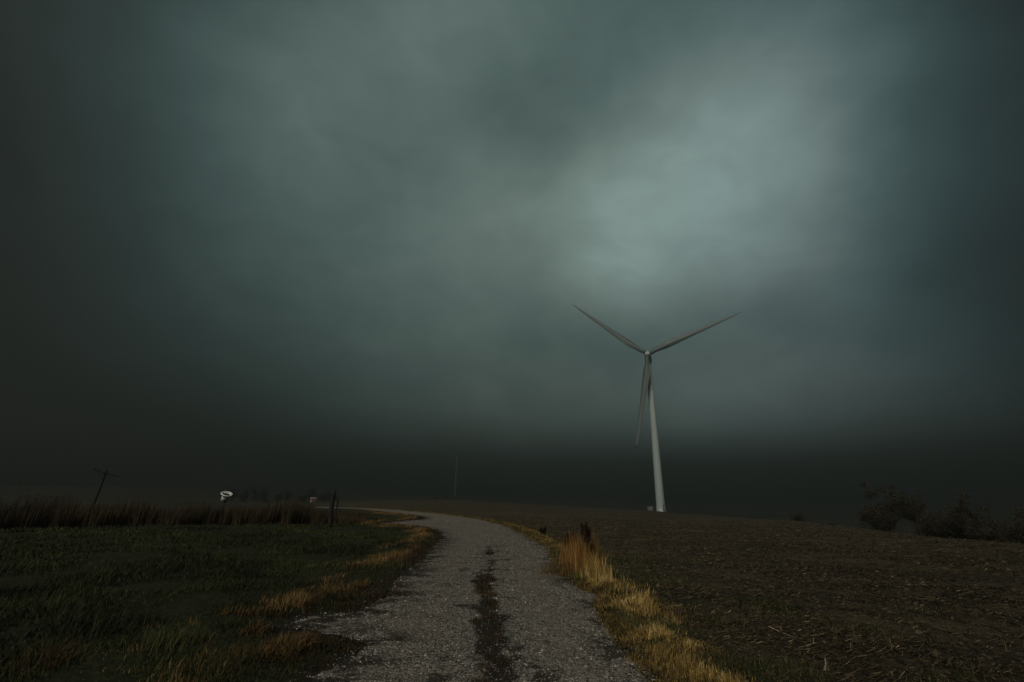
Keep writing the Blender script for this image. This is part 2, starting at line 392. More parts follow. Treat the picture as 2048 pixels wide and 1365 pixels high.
def gravel_mat():
    m, t, b = new_mat('crushed_limestone')
    co = obj_co(t)
    v1 = t.nodes.new('ShaderNodeTexVoronoi'); v1.inputs['Scale'].default_value = 26; t.links.new(co, v1.inputs['Vector'])
    v2 = t.nodes.new('ShaderNodeTexVoronoi'); v2.inputs['Scale'].default_value = 60; t.links.new(co, v2.inputs['Vector'])
    sx = t.nodes.new('ShaderNodeSeparateColor'); t.links.new(v1.outputs['Color'], sx.inputs[0])
    s2 = t.nodes.new('ShaderNodeSeparateColor'); t.links.new(v2.outputs['Color'], s2.inputs[0])
    st = cramp(t, sx.outputs[0], [(.0, (.018, .016, .014)), (.35, (.070, .065, .056)), (.7, (.155, .146, .128)), (.92, (.26, .245, .215)), (1., (.38, .36, .32))])
    s3 = cramp(t, s2.outputs[1], [(.0, (.018, .016, .013)), (.5, (.095, .088, .076)), (1., (.30, .28, .245))])
    c = mixc(t, .5, st, s3)
    big = noise(t, .8, 5, .6, co); fines = noise(t, 6, 5, .6, co)
    c = mixc(t, mth(t, 'MULTIPLY', mth(t, 'SUBTRACT', fines.outputs['Fac'], .5), 2.0, True), c, (.072, .062, .049))
    c = mixc(t, mth(t, 'MULTIPLY', mth(t, 'SUBTRACT', big.outputs['Fac'], .45), 1.6, True), c, (.145, .122, .092))
    c = mixc(t, mth(t, 'MULTIPLY', attr(t, 'rut'), .42), c, (.160, .138, .106))
    c = mixc(t, attr(t, 'dirt'), c, (.018, .014, .010))
    t.links.new(c, b.inputs['Base Color'])
    b.inputs['Roughness'].default_value = .88; b.inputs['Specular IOR Level'].default_value = .2
    h = mth(t, 'ADD', mth(t, 'MULTIPLY', v1.outputs['Distance'], -1.0), mth(t, 'MULTIPLY', v2.outputs['Distance'], -.6))
    bump(t, b, h, 1.0, .03)
    return m
M_land = ground_mat(); M_gravel = gravel_mat()
M_stone = leaf_mat('limestone_chips', [(0, (.020, .018, .015)), (.4, (.080, .074, .063)), (.8, (.19, .178, .155)), (1, (.36, .34, .30))], .85)
M_lawn = leaf_mat('green_blades', [(0, (.007, .009, .005)), (.35, (.025, .030, .010)), (.65, (.052, .056, .018)), (.85, (.090, .082, .030)), (.96, (.11, .095, .042)), (1, (.18, .15, .075))], .6)
M_dry = leaf_mat('straw_blades', [(0, (.020, .015, .006)), (.25, (.070, .048, .015)), (.5, (.17, .115, .034)), (.75, (.34, .225, .068)), (.9, (.50, .36, .14)), (1, (.68, .53, .25))], .6)
M_tawny = leaf_mat('tawny_blades', [(0, (.012, .009, .006)), (.35, (.045, .030, .013)), (.7, (.12, .075, .027)), (.93, (.22, .14, .052)), (1, (.32, .22, .10))], .65)
M_olive = leaf_mat('olive_blades', [(0, (.010, .011, .005)), (.4, (.034, .038, .014)), (.7, (.085, .078, .028)), (.92, (.20, .15, .055)), (1, (.34, .27, .12))])
M_russet = leaf_mat('russet_blades', [(0, (.03, .014, .006)), (.4, (.11, .058, .017)), (.75, (.29, .15, .038)), (.95, (.46, .27, .08)), (1, (.55, .36, .13))])
M_tall = leaf_mat('prairie_stems', [(0, (.010, .008, .005)), (.4, (.034, .025, .014)), (.8, (.080, .058, .029)), (1, (.16, .12, .060))], .75)
M_litter = leaf_mat('straw_litter', [(0, (.014, .011, .007)), (.5, (.054, .041, .023)), (.85, (.13, .100, .056)), (1, (.28, .22, .13))], .8)
def plain_mat(name, col, rough=.5, metal=0, nscale=8, var=.2, bmp=0):
    m, t, b = new_mat(name); co = obj_co(t)
    n = noise(t, nscale, 5, .6, co)
    t.links.new(cramp(t, n.outputs['Fac'], [(.3, tuple(c*(1-var) for c in col)), (.7, tuple(min(1, c*(1+var)) for c in col))]), b.inputs['Base Color'])
    b.inputs['Roughness'].default_value = rough; b.inputs['Metallic'].default_value = metal
    if bmp: bump(t, b, n.outputs['Fac'], .8, bmp)
    return m
M_wtg = plain_mat('turbine_paint', (.40, .47, .455), .45, 0, .25, .06)
M_wtgb = plain_mat('backlit_shade_blade_paint', (.055, .075, .074), .55, 0, .2, .05)  # blades' backlit shade put into the colour, far darker than the tower paint
M_wtgf = plain_mat('fog_dimmed_turbine_paint', (.20, .235, .228), .6, 0, .25, .06)  # far turbine's paint darkened to help it fade into the fog
M_steel = plain_mat('grey_cabinet', (.20, .22, .19), .5)
M_wood = plain_mat('creosoted_wood', (.010, .009, .007), .95, 0, 14, .5, .02)
M_post = plain_mat('weathered_post', (.005, .005, .005), .95, 0, 20, .5, .02)
M_white = plain_mat('white_plastic', (.60, .63, .61), .4, 0, 10, .05)
M_rust = plain_mat('iron', (.07, .045, .03), .8, .3, 20, .4)
M_bark = plain_mat('bark', (.028, .022, .017), .95, 0, 10, .4, .02)
M_leaf = leaf_mat('autumn_leaves', [(0, (.005, .005, .003)), (.5, (.018, .015, .007)), (.85, (.038, .028, .012)), (1, (.07, .048, .018))], .7)
M_fleaf = leaf_mat('far_leaves', [(0, (.008, .009, .006)), (1, (.025, .026, .016))], .8)
M_red = plain_mat('red_barn_paint', (.16, .045, .032), .8)
M_tin = plain_mat('tin_roof', (.22, .17, .15), .5, .2)
M_seed = leaf_mat('dock_seed', [(0, (.010, .006, .005)), (1, (.030, .014, .009))], .9)

# ------------------------------------------------------------------ ground sheet (polar grid, fine in front)
def polar_sheet(name, azs, rs, mat, zfun, keep=None, attrs=None):
    A, Rr = np.meshgrid(np.radians(azs), rs, indexing='ij')
    X = Rr*np.sin(A); Y = Rr*np.cos(A); Z = zfun(X, Y)
    n, m = X.shape
    i = np.arange(n*m).reshape(n, m)
    F = np.stack([i[:-1, :-1], i[:-1, 1:], i[1:, 1:], i[1:, :-1]], -1).reshape(-1, 4)
    F = F[:, ::-1]
    V = np.stack([X, Y, Z], -1).reshape(-1, 3)
    at = {k: f(X, Y).ravel() for k, f in (attrs or {}).items()}
    if keep is not None:
        cx = V[F].mean(1); F = F[keep(cx[:, 0], cx[:, 1])]
        u, inv = np.unique(F, return_inverse=True); V = V[u]; F = inv.reshape(-1, 4); at = {k: a[u] for k, a in at.items()}
    return mesh_np(name, V, [F], mat, attrs=at, smooth=True)
def relief(X, Y):
    r = np.hypot(X, Y); f = is_field(X, Y)
    fld = sstep(.3, 2.0, f); lwn = sstep(.2, 1.5, -f)
    ca, sa = math.cos(R_(-110)), math.sin(R_(-110))
    u = X*ca-Y*sa; v = X*sa+Y*ca
    clod = .10*(fbm(X*2.6, Y*2.6, 5, 3, .6)-.5) + .20*(fbm(u*.10, v*1.1, 4, 8, .6)-.5)
    hum = .16*(fbm(X*.55, Y*.55, 4, 5)-.5) + .05*(fbm(X*3, Y*3, 3, 6)-.5)
    z = clod*fld + hum*lwn
    z = z*np.clip(1.25-r/400, .15, 1)
    return z
def ground_z(X, Y):
    X = np.asarray(X, float); Y = np.asarray(Y, float)
    z = terrain(X, Y) + relief(X, Y)*sstep(0.0, .5, seg_dist(ROAD_RING, X, Y)*np.where(inside(ROAD, X, Y), -1, 1))
    return z
ROAD_RING = np.vstack([ROAD, ROAD[:1]])
def sheet_z(X, Y):
    sd_ = seg_dist(ROAD_RING, X, Y)*np.where(inside(ROAD, X, Y), 1, -1)
    r = np.hypot(X, Y)
    return ground_z(X, Y) - sstep(-.02, .35, sd_)*(.03+.0012*r) - sstep(1.5, 14, -sd_)*0.0
def bigland(X, Y):
    return sheet_z(X, Y)
azs = np.unique(np.round(np.concatenate([np.arange(-180, -62, 2.), np.arange(-62, 62, .16), np.arange(62, 180.1, 2.)]), 4))
rs = np.concatenate([[.02, .5, 1., 1.5], np.exp(np.linspace(math.log(2.0), math.log(3000), 560))])
def a_field(X, Y):
    f = is_field(X, Y); return sstep(.7, 2.2, f + 1.6*(fbm(X*.9, Y*.9, 3, 31)-.5))
def a_far(X, Y):
    r = np.hypot(X, Y); f = is_field(X, Y)
    crest = np.interp(np.degrees(np.arctan2(X, Y)), [-180, -30, -18, -8, 17, 25, 31, 38, 46, 60, 180], [60, 60, 200, 245, 275, 165, 118, 84, 62, 60, 60])
    return sstep(.97, 1.15, r/crest)
def a_dirt(X, Y):
    d = seg_dist(ROAD_RING, X, Y); return .85*sstep(.55, .05, d + .7*(fbm(X*2.5, Y*2.5, 3, 77)-.5))
g = polar_sheet('ground', azs, rs, M_land, bigland, attrs={'field': a_field, 'far': a_far, 'dirt': a_dirt})
tag(g, kind='structure')

# ------------------------------------------------------------------ gravel lane
def road_z(X, Y):
    r = np.hypot(X, Y)
    return terrain(X, Y) + .006 + .00035*r + .018*(fbm(X*1.2, Y*1.2, 4, 51)-.5)*np.clip(r/3, 0, 1)
def road_rut(X, Y):
    d = seg_dist(STRIP, X, Y) + .3*(fbm(X*.9, Y*.9, 3, 91)-.5)
    return np.exp(-((d-.80)/.30)**2)*(.4+.6*sstep(.35, .6, fbm(X*1.4, Y*.6, 3, 92)))*sstep(22, 12, np.hypot(X, Y)) + .5*sstep(12, 24, np.hypot(X, Y))
def road_dirt(X, Y):
    s = sstep(.10, -.06, strip_d(X, Y)) + .9*sstep(.60, .72, fbm(X*3.1, Y*3.1, 4, 61, .6))*sstep(1.1, .2, np.abs(seg_dist(STRIP, X, Y)-.2))
    d = seg_dist(ROAD_RING, X, Y)
    s = s + .9*sstep(.5, .62, fbm(X*3.3, Y*3.3, 4, 67, .6))*sstep(.5, .1, d)
    dl = seg_dist(PL, X, Y)
    s = s + .95*sstep(.46, .56, fbm(X*1.7, Y*5.2, 5, 69, .66))*sstep(.95, .15, dl)
    return np.clip(s, 0, 1)
ra = np.arange(-62, 44, .14); rr = np.exp(np.arange(math.log(1.2), math.log(170), .0052))
road = polar_sheet('gravel_lane', ra, rr, M_gravel, road_z, keep=on_road, attrs={'dirt': road_dirt, 'rut': road_rut})
tag(road, kind='structure')

# ------------------------------------------------------------------ scatter
def blades(name, X, Y, H, Wd, mat, tone, lean=.35, wind=(.0, .0), zoff=-.01, seg=2, label=None, cat=None, zf=None, parent=None):
    n = len(X); Z = (zf or ground_z)(X, Y)+zoff if not np.isscalar(zf) else np.full(n, zf)
    th = rng.uniform(0, 2*PI, n); la = rng.uniform(0, 2*PI, n); lm = np.abs(rng.normal(0, lean, n))
    lx = np.cos(la)*lm+wind[0]; ly = np.sin(la)*lm+wind[1]
    sx = np.cos(th)*Wd*.5; sy = np.sin(th)*Wd*.5
    P = []; T = []
    lv = [(0, 1.0, 0.), (.55, .8, .35), (1, .06, 1.)] if seg == 2 else [(0, 1., 0.), (1, .1, 1.)]
    for h, wk, b in lv:
        hz = H*h*np.sqrt(np.maximum(.1, 1-np.minimum(.9, (lx**2+ly**2))*b*.6))
        cx = X+lx*H*b*(.9); cy = Y+ly*H*b*(.9); cz = Z+hz
        P += [np.stack([cx-sx*wk, cy-sy*wk, cz], -1), np.stack([cx+sx*wk, cy+sy*wk, cz], -1)]
        T += [tone, tone]
    k = len(P); V = np.stack(P, 1).reshape(-1, 3); T = np.stack(T, 1).ravel()
    b0 = np.arange(n)*k; F = [np.stack([b0+2*i, b0+2*i+1, b0+2*i+3, b0+2*i+2], -1) for i in range(k//2-1)]
    o = mesh_np(name, V, [np.concatenate(F)], mat, attrs={'tone': np.clip(T, 0, 1)}, parent=parent)
    return o
def sample_polar(n, a0, a1, r0, r1, pw=1.0):
    """density per area falls off as 1/r^pw"""
    a = np.radians(rng.uniform(a0, a1, n)); u = rng.uniform(0, 1, n)
    e = 2-pw
    r = (r0**e+u*(r1**e-r0**e))**(1/e) if abs(e) > 1e-6 else r0*(r1/r0)**u
    return r*np.sin(a), r*np.cos(a)

# lawn ---------------------------------------------------------------------
X, Y = sample_polar(480000, -64, 4, 2.4, 44, 1.5)
f = is_field(X, Y); dr = seg_dist(ROAD_RING, X, Y); inr = inside(ROAD, X, Y)
cl = fbm(X*.8, Y*.8, 4, 101, .6)
k = (~inr) & (f < 0) & (rng.uniform(0, 1, len(X)) < sstep(.25, .5, cl)*sstep(.05, .6, dr+ .3*(fbm(X*2, Y*2, 3, 9)-.5)))
X, Y, cl = X[k], Y[k], cl[k]; r = np.hypot(X, Y)
H = (.03+.13*sstep(.35, .75, cl))*(rng.uniform(.4, 1.3, len(X))+.9*(rng.random(len(X)) < .04))*np.clip(1.1-r/90, .6, 1.2); Wd = (.0025+.00062*r)*rng.uniform(.6, 1.4, len(X))
tone = .10+.75*(fbm(X*.5, Y*.5, 4, 102, .6)-.25)+.5*(fbm(X*3, Y*3, 3, 103)-.5)+rng.normal(0, .16, len(X))
o = blades('lawn_grass', X, Y, H, Wd, M_lawn, tone, 1.0, (.15, -.05)); tag(o, 'dark green rough grass covering the verge left of the gravel lane', 'grass', kind='stuff')
# sparse grass on the field's margin
X, Y = sample_polar(60000, 3, 64, 3.2, 40, 1.5)
f = is_field(X, Y); cl = fbm(X*.7, Y*.7, 4, 131, .6)
k = (f > .5) & (rng.uniform(0, 1, len(X)) < sstep(.50, .68, cl)*np.exp(-np.maximum(f-1., 0)/3.2)); X, Y = X[k], Y[k]; r = np.hypot(X, Y)
o = blades('field_weeds', X, Y, .11*rng.uniform(.4, 1.5, len(X)), (.005+.0008*r), M_lawn, .35+rng.normal(0, .22, len(X)), .6); tag(o, 'sparse green weeds on the margin of the ploughed field', 'weeds', kind='stuff')

# verges ---------------------------------------------------------------------
def along(P, n, w0, side, rmax=80, pw=1.3):
    """random points beside a polyline; side +1 = away from the lane's centre"""
    D = densify(P, .03); r = np.hypot(D[:, 0], D[:, 1])
    p = (r > 2.5)*(r < rmax)/np.maximum(r, 3)**pw; p = p/p.sum()
    i = rng.choice(len(D), n, p=p); t = D[np.minimum(i+1, len(D)-1)]-D[np.maximum(i-1, 0)]
    t = t/(np.hypot(t[:, 0], t[:, 1])[:, None]+1e-9)
    nx, ny = t[:, 1]*side, -t[:, 0]*side
    off = w0
    return D[i, 0]+nx*off, D[i, 1]+ny*off, off
n = 190000
off = np.abs(rng.normal(.0, .66, n))-.16*rng.uniform(0, 1, n)**2
X, Y, off = along(PR, n, off, +1, 95, 1.25)
dn = fbm(X*1.7, Y*1.7, 4, 151, .6)
k = ((off < 0) | ~inside(ROAD, X, Y)) & (rng.uniform(0, 1, n) < .85*sstep(.30, .56, dn+.22*(fbm(X*4.5, Y*4.5, 3, 158)-.5))+.12); X, Y, off, dn = X[k], Y[k], off[k], dn[k]; r = np.hypot(X, Y)
gold = np.exp(-((off-.62-.25*(fbm(X*.8, Y*.8, 3, 155)-.5))/.40)**2)*(.62+.50*sstep(.36, .62, fbm(X*1.6, Y*1.6, 4, 156, .6)))*np.interp(r, [0, 11, 16, 40], [1, 1, .5, .45])
H = (.035+.13*gold*(.35+.65*sstep(.35, .65, dn)))*rng.uniform(.5, 1.5, len(X)); Wd = (.0028+.00065*r)*rng.uniform(.6, 1.4, len(X))
tone = .20+.42*gold+.6*(fbm(X*5, Y*5, 3, 152)-.5)+rng.normal(0, .20, len(X))
o = blades('golden_verge_grass', X, Y, H, Wd, M_dry, tone, .55, (.08, .0)); tag(o, 'golden dry grass along the right edge of the gravel lane', 'grass', kind='stuff')

n = 110000
off = .15+np.abs(rng.normal(.0, 1.05, n))
X, Y, off = along(PR, n, off, +1, 60, 1.35)
dn = fbm(X*1.5, Y*1.5, 4, 161, .6); r = np.hypot(X, Y)
k = (~inside(ROAD, X, Y)) & (rng.uniform(0, 1, n) < sstep(.40, .60, dn)) & (is_field(X, Y) > 0); X, Y, off, dn, r = X[k], Y[k], off[k], dn[k], r[k]
H = (.04+.09*sstep(.45, .7, dn))*rng.uniform(.5, 1.6, len(X))*np.exp(-off/3.)
o = blades('olive_verge_grass', X, Y, H, (.0028+.00065*r)*rng.uniform(.6, 1.4, len(X)), M_olive, .38+.5*(fbm(X*3, Y*3, 3, 162)-.5)+rng.normal(0, .18, len(X)), .6, (.06, 0))
tag(o, 'olive grass thinning out from the golden verge into the ploughed field', 'grass', kind='stuff')
n = 170000
off = np.abs(rng.normal(.0, .80, n))-.18*rng.uniform(0, 1, n)**2
X, Y, off = along(PL, n, off, -1, 60, 1.2)
dn = fbm(X*1.2, Y*1.2, 4, 171, .6); r = np.hypot(X, Y)
k = ((off < 0) | ~inside(ROAD, X, Y)) & (rng.uniform(0, 1, n) < (.30+.70*sstep(.32, .5, dn))*(.35+.65*sstep(.0, .5, off))) & (is_field(X, Y) < 0); X, Y, off, dn, r = X[k], Y[k], off[k], dn[k], r[k]
H = (.025+.14*sstep(.34, .6, dn)*np.exp(-((off-.8)/.7)**2))*rng.uniform(.5, 1.5, len(X)); Wd = (.0028+.00065*r)*rng.uniform(.6, 1.4, len(X))
tone = .12+.58*sstep(.34, .6, dn)*sstep(.1, .7, off)+rng.normal(0, .16, len(X))
o = blades('tawny_verge_grass', X, Y, H, Wd, M_tawny, tone, .55, (.15, 0)); tag(o, 'brown tawny grass along the left edge of the gravel lane', 'grass', kind='stuff')

# strip between the wheel tracks
X = rng.uniform(-1.2, 1.0, 60000); Y = rng.uniform(2.6, 14.5, 60000); s = strip_d(X, Y)
k = (rng.uniform(0, 1, len(X)) < sstep(.05, -.12, s)*(.12+.88*sstep(.47, .62, fbm(X*2.6, Y*2.6, 3, 191)))); X, Y = X[k], Y[k]; r = np.hypot(X, Y)
o = blades('lane_centre_grass', X, Y, .06*rng.uniform(.3, 1.6, len(X)), .004+.0007*r, M_tawny, .12+.55*(fbm(X*2, Y*2, 3, 4)-.25)+rng.normal(0, .18, len(X)), .9, zf=road_z)
tag(o, 'low dark grass growing between the wheel tracks of the lane', 'grass', kind='stuff')

# prairie band behind the lawn
n = 100000
a = rng.uniform(-63, -16.2, n); base = np.interp(a, [-63, -46, -40, -30, -22, -18, -16], [26.5, 26, 27, 26.5, 27.5, 27.5, 30])
dep = rng.uniform(0, 1, n)**1.3*np.interp(a, [-63, -30, -20, -16], [14, 13, 9, 4]); r = base+dep+1.6*(fbm(a*.5, a*0+3, 3, 7)-.5)
X = r*np.sin(np.radians(a)); Y = r*np.cos(np.radians(a))
hh = fbm(X*.35, Y*.35, 4, 201, .6)
H = np.interp(a, [-63, -45, -30, -22, -17], [1.0, 1.0, .95, 1.0, .65])*(.12+1.45*hh)*(.78+.44*fbm(X*.09, Y*.09, 2, 205))*rng.uniform(.35, 1.12, n)
tone = .30+.5*(fbm(X*.4, Y*.4, 3, 202)-.35)+rng.normal(0, .16, n)
o = blades('tall_prairie_grass', X, Y, H, rng.uniform(.008, .024, n), M_tall, tone, .2, (.04, 0)); tag(o, 'reddish brown tall prairie grass beyond the lawn', 'tall grass', kind='stuff')

# straw litter and clods on the field
X, Y = sample_polar(330000, -14, 66, 3.0, 60, 1.6)
ca, sa = math.cos(R_(-110)), math.sin(R_(-110))
f = is_field(X, Y); dn = .3*fbm(X*1.1, Y*1.1, 4, 221, .6)+.7*fbm((X*ca-Y*sa)*.10, (X*sa+Y*ca)*1.3, 3, 222)
k = (f > .5) & (rng.uniform(0, 1, len(X)) < .10+.90*sstep(.44, .58, dn)); X, Y = X[k], Y[k]; n = len(X); r = np.hypot(X, Y)
Z = ground_z(X, Y)+.004+rng.uniform(0, .02, n)
th = rng.uniform(0, PI, n); ln = rng.uniform(.015, .085, n)*(1+rng.random(n)**8)*(1+r*.03); wd = (.0016+.00036*r)*rng.uniform(.5, 1.4, n); ti = rng.normal(0, .3, n)
dx, dy, dz = np.cos(th)*ln*.5, np.sin(th)*ln*.5, np.sin(ti)*ln*.5
nx, ny = -np.sin(th)*wd*.5, np.cos(th)*wd*.5
V = np.stack([np.stack([X-dx-nx, Y-dy-ny, Z-dz*.3], -1), np.stack([X+dx-nx, Y+dy-ny, Z+np.abs(dz)], -1), np.stack([X+dx+nx, Y+dy+ny, Z+np.abs(dz)+.004], -1), np.stack([X-dx+nx, Y-dy+ny, Z-dz*.3+.004], -1)], 1).reshape(-1, 3)
o = mesh_np('straw_litter', V, [np.arange(n*4).reshape(-1, 4)], M_litter, attrs={'tone': np.repeat(np.clip(.40+rng.normal(0, .24, n), 0, 1), 4)})
tag(o, 'broken straw scattered over the ploughed field', 'straw', kind='stuff')

# stones on the lane and crumbs of soil in the field
OCT_V = np.array([(1, 0, 0), (-1, 0, 0), (0, 1, 0), (0, -1, 0), (0, 0, 1), (0, 0, -1)], float)
OCT_F = np.array([(0, 2, 4), (2, 1, 4), (1, 3, 4), (3, 0, 4), (2, 0, 5), (1, 2, 5), (3, 1, 5), (0, 3, 5)])
def lumps(name, X, Y, Z, S, mat, tone, flat=.6):
    n = len(X); V = OCT_V[None]*S[:, None, None]*rng.uniform(.55, 1.25, (n, 6, 1)) + rng.normal(0, .16, (n, 6, 3))*S[:, None, None]
    a = rng.uniform(0, 2*PI, n); c, s = np.cos(a)[:, None], np.sin(a)[:, None]
    x = V[..., 0]*c-V[..., 1]*s; y = V[..., 0]*s+V[..., 1]*c
    V = np.stack([x+X[:, None], y+Y[:, None], V[..., 2]*flat+Z[:, None]], -1).reshape(-1, 3)
    F = (OCT_F[None]+np.arange(n)[:, None, None]*6).reshape(-1, 3)
    return mesh_np(name, V, [F], mat, attrs={'tone': np.repeat(np.clip(tone, 0, 1), 6)})
X, Y = sample_polar(330000, -40, 28, 2.8, 34, 1.6)
k = on_road(X, Y) | ((rng.uniform(0, 1, len(X)) < .30*np.exp(-seg_dist(ROAD_RING, X, Y)/.16))); X, Y = X[k], Y[k]; dd = road_dirt(X, Y)
k = rng.uniform(0, 1, len(X)) > np.maximum(.85*dd, .75*road_rut(X, Y)); X, Y = X[k], Y[k]; n = len(X); r = np.hypot(X, Y)
S = np.minimum(np.exp(rng.normal(math.log(.0075), .38, n)), .017)*(1+r*.03)
o = lumps('gravel_stones', X, Y, road_z(X, Y)+S*.12, S, M_stone, .42+rng.normal(0, .27, n)); tag(o, 'loose grey crushed stones on the lane', 'gravel', kind='stuff')
X, Y = sample_polar(60000, -12, 66, 3.2, 45, 1.5)
k = (is_field(X, Y) > .8); X, Y = X[k], Y[k]; n = len(X); r = np.hypot(X, Y)
S = np.exp(rng.normal(math.log(.014), .5, n))*(1+r*.03)
M_clod = leaf_mat('soil_crumbs', [(0, (.009, .0075, .005)), (.6, (.034, .027, .017)), (1, (.075, .060, .037))], .95)
o = lumps('soil_clods', X, Y, ground_z(X, Y)+S*.1, S, M_clod, .45+rng.normal(0, .22, n), .7); tag(o, 'dark clods of turned soil in the field', 'soil', kind='stuff')

# ------------------------------------------------------------------ tall clumps beside the lane
def clump(name, label, cat, px, py, n, H, rad, mat, tone0, lean=.25, wind=(0, 0), wdt=.008, group=None):
    p = ground_pt(px, py); z = float(ground_z(p[:1], p[1:])[0])
    X = rng.normal(0, rad, n); Y = rng.normal(0, rad, n)
    hh = H*rng.uniform(.45, 1.08, n)*np.exp(-(X**2+Y**2)/(2*(rad*2.2)**2))
    o = blades(name, X, Y, hh, wdt*rng.uniform(.6, 1.4, n), mat, tone0+rng.normal(0, .15, n), lean, wind, zf=0.0)
    o.location = (p[0], p[1], z-.02)
    tag(o, label, cat, group); return o
G1 = 'tall dry grass clumps on the right verge'
clump('grass_clump', 'tallest orange grass clump on the right verge, leaning over the lane edge', 'grass clump', 1155, 1145, 460, .95, .17, M_russet, .60, .14, (-.05, 0), .009, G1)
clump('grass_clump', 'bright yellow grass clump just right of the tallest orange clump', 'grass clump', 1195, 1165, 420, .62, .16, M_dry, .66, .22, (-.10, 0), .009, G1)
clump('grass_clump', 'low brown grass clump at the lane edge, left of the tallest orange clump', 'grass clump', 1120, 1150, 360, .42, .22, M_tawny, .55, .35, (-.1, 0), .009, G1)
clump('grass_clump', 'rusty brown grass clump behind the tallest orange clump', 'grass clump', 1180, 1120, 320, .88, .16, M_russet, .42, .16, (-.05, 0), .009, G1)
def dock(name, label, px, py, H):
    p = ground_pt(px, py); z = float(ground_z(p[:1], p[1:])[0])
    t = thing(name, label, 'weed', (p[0], p[1], z-.02), group='dead dock weeds')
    m = MB(); tops = []
    for i in range(9):
        a = rng.uniform(0, 2*PI); l = .03+.16*rng.random(); h = H*rng.uniform(.72, 1)
        pts = [(0, 0, 0), (math.cos(a)*l*.4, math.sin(a)*l*.4, h*.5), (math.cos(a)*l, math.sin(a)*l, h)]
        m.tube(pts, [.008, .007, .004], 6); tops.append((pts[1], pts[2]))
    m.build('stem', M_bark, t)
    n = 3600; i = rng.integers(0, len(tops), n); u = rng.uniform(.15, 1, n)**.8
    A = np.array([q[0] for q in tops]); B = np.array([q[1] for q in tops])
    P = A[i]+(B-A)[i]*u[:, None]+rng.normal(0, .036, (n, 3))*(1.15-u)[:, None]
    lump = OCT_V[None]*(rng.uniform(.006, .016, n)[:, None, None])
    V = (P[:, None]+lump).reshape(-1, 3); F = (OCT_F[None]+np.arange(n)[:, None, None]*6).reshape(-1, 3)
    mesh_np('seed_head', V, [F], M_seed, t, {'tone': np.repeat(rng.uniform(0, 1, n), 6)})
dock('dock_weed', 'dark dead dock weed with tall seed heads standing behind the orange grass clump', 1172, 1125, 1.06)
dock('dock_weed', 'shorter dead dock weed at the left side of the orange grass clump', 1138, 1110, .62)
dock('dock_weed', 'small dead dock weed at the lane bend, before the tall clump', 1086, 1072, .40)
clump('grass_clump', 'wide green weed tuft in the field just right of the golden verge', 'grass clump', 1530, 1215, 500, .16, .30, M_lawn, .30, .6, (0, 0), .008, 'green tufts in the field')
clump('grass_clump', 'small green weed tuft at the very edge of the golden verge', 'grass clump', 1420, 1245, 350, .15, .18, M_lawn, .35, .6, (0, 0), .007, 'green tufts in the field')
clump('grass_clump', 'long bent straw clump low in the left foreground corner', 'grass clump', 100, 1335, 260, .30, .14, M_tawny, .30, .9, (0, 0), .005, 'long tufts in the lawn')
clump('grass_clump', 'long pale green grass clump in the lawn near the bottom edge', 'grass clump', 330, 1300, 420, .30, .20, M_lawn, .55, .9, (.1, 0), .005, 'long tufts in the lawn')
def twig(label, pts, r=.006):
    P = [ground_pt(*q) for q in pts]; z = [float(ground_z(np.array([p[0]]), np.array([p[1]]))[0])+.012 for p in P]
    m = MB(); m.tube([(p[0]-P[0][0], p[1]-P[0][1], zz-z[0]) for p, zz in zip(P, z)], [r*(1-.6*i/len(P)) for i in range(len(P))], 6)
    m.tube([(P[1][0]-P[0][0], P[1][1]-P[0][1], z[1]-z[0]), (P[1][0]-P[0][0]+.06, P[1][1]-P[0][1]+.09, z[1]-z[0]+.04)], [r*.6, r*.3], 5)
    o = m.build('stick', M_litter2); o.location = (P[0][0], P[0][1], z[0]); tag(o, label, 'stick', 'corn stalks and sticks lying in the field')
M_litter2 = plain_mat('pale_stalk', (.26, .21, .15), .8, 0, 30, .3)
twig('forked pale stalk lying on the field near the bottom, right of the golden verge', [(1600, 1298), (1628, 1292), (1652, 1284)])
twig('thin pale stalk lying in the field left of the forked stalk', [(1538, 1258), (1562, 1266), (1590, 1275)])
twig('upright pale stalk stub at the bottom of the field', [(1650, 1345), (1652, 1335), (1655, 1326)], .010)

# ------------------------------------------------------------------ wind turbines
def blade_mesh(L):
    m = MB(); R = []
    for s in np.linspace(0, 1, 34):
        x = s*L
        ch = np.interp(s, [0, .03, .09, .20, .5, .8, .95, 1], [2.1, 2.1, 2.6, 3.9, 2.6, 1.45, .85, .25])
        th = np.interp(s, [0, .05, .12, .25, .6, 1], [1.0, .95, .55, .30, .20, .14])
        tw = R_(np.interp(s, [0, .15, .4, 1], [14, 12, 5, -1]))
        bend = 1.6*s*s; ring = []
        for j in range(20):
            t = 2*PI*j/20
            cx = .5*(1+math.cos(t)); yy = math.sin(t)*.5*th*(1 if th > .9 else (math.sin(PI*min(1, cx)**.62) if cx < 1 else 0)*.95+.05)
            X_ = (cx-(.5 if th > .9 else .32))*ch; Y_ = yy*ch
            ring.append(Vector((x, X_*math.cos(tw)-Y_*math.sin(tw), X_*math.sin(tw)+Y_*math.cos(tw)+bend)))
        R.append(ring)
    m.rings(R); return m
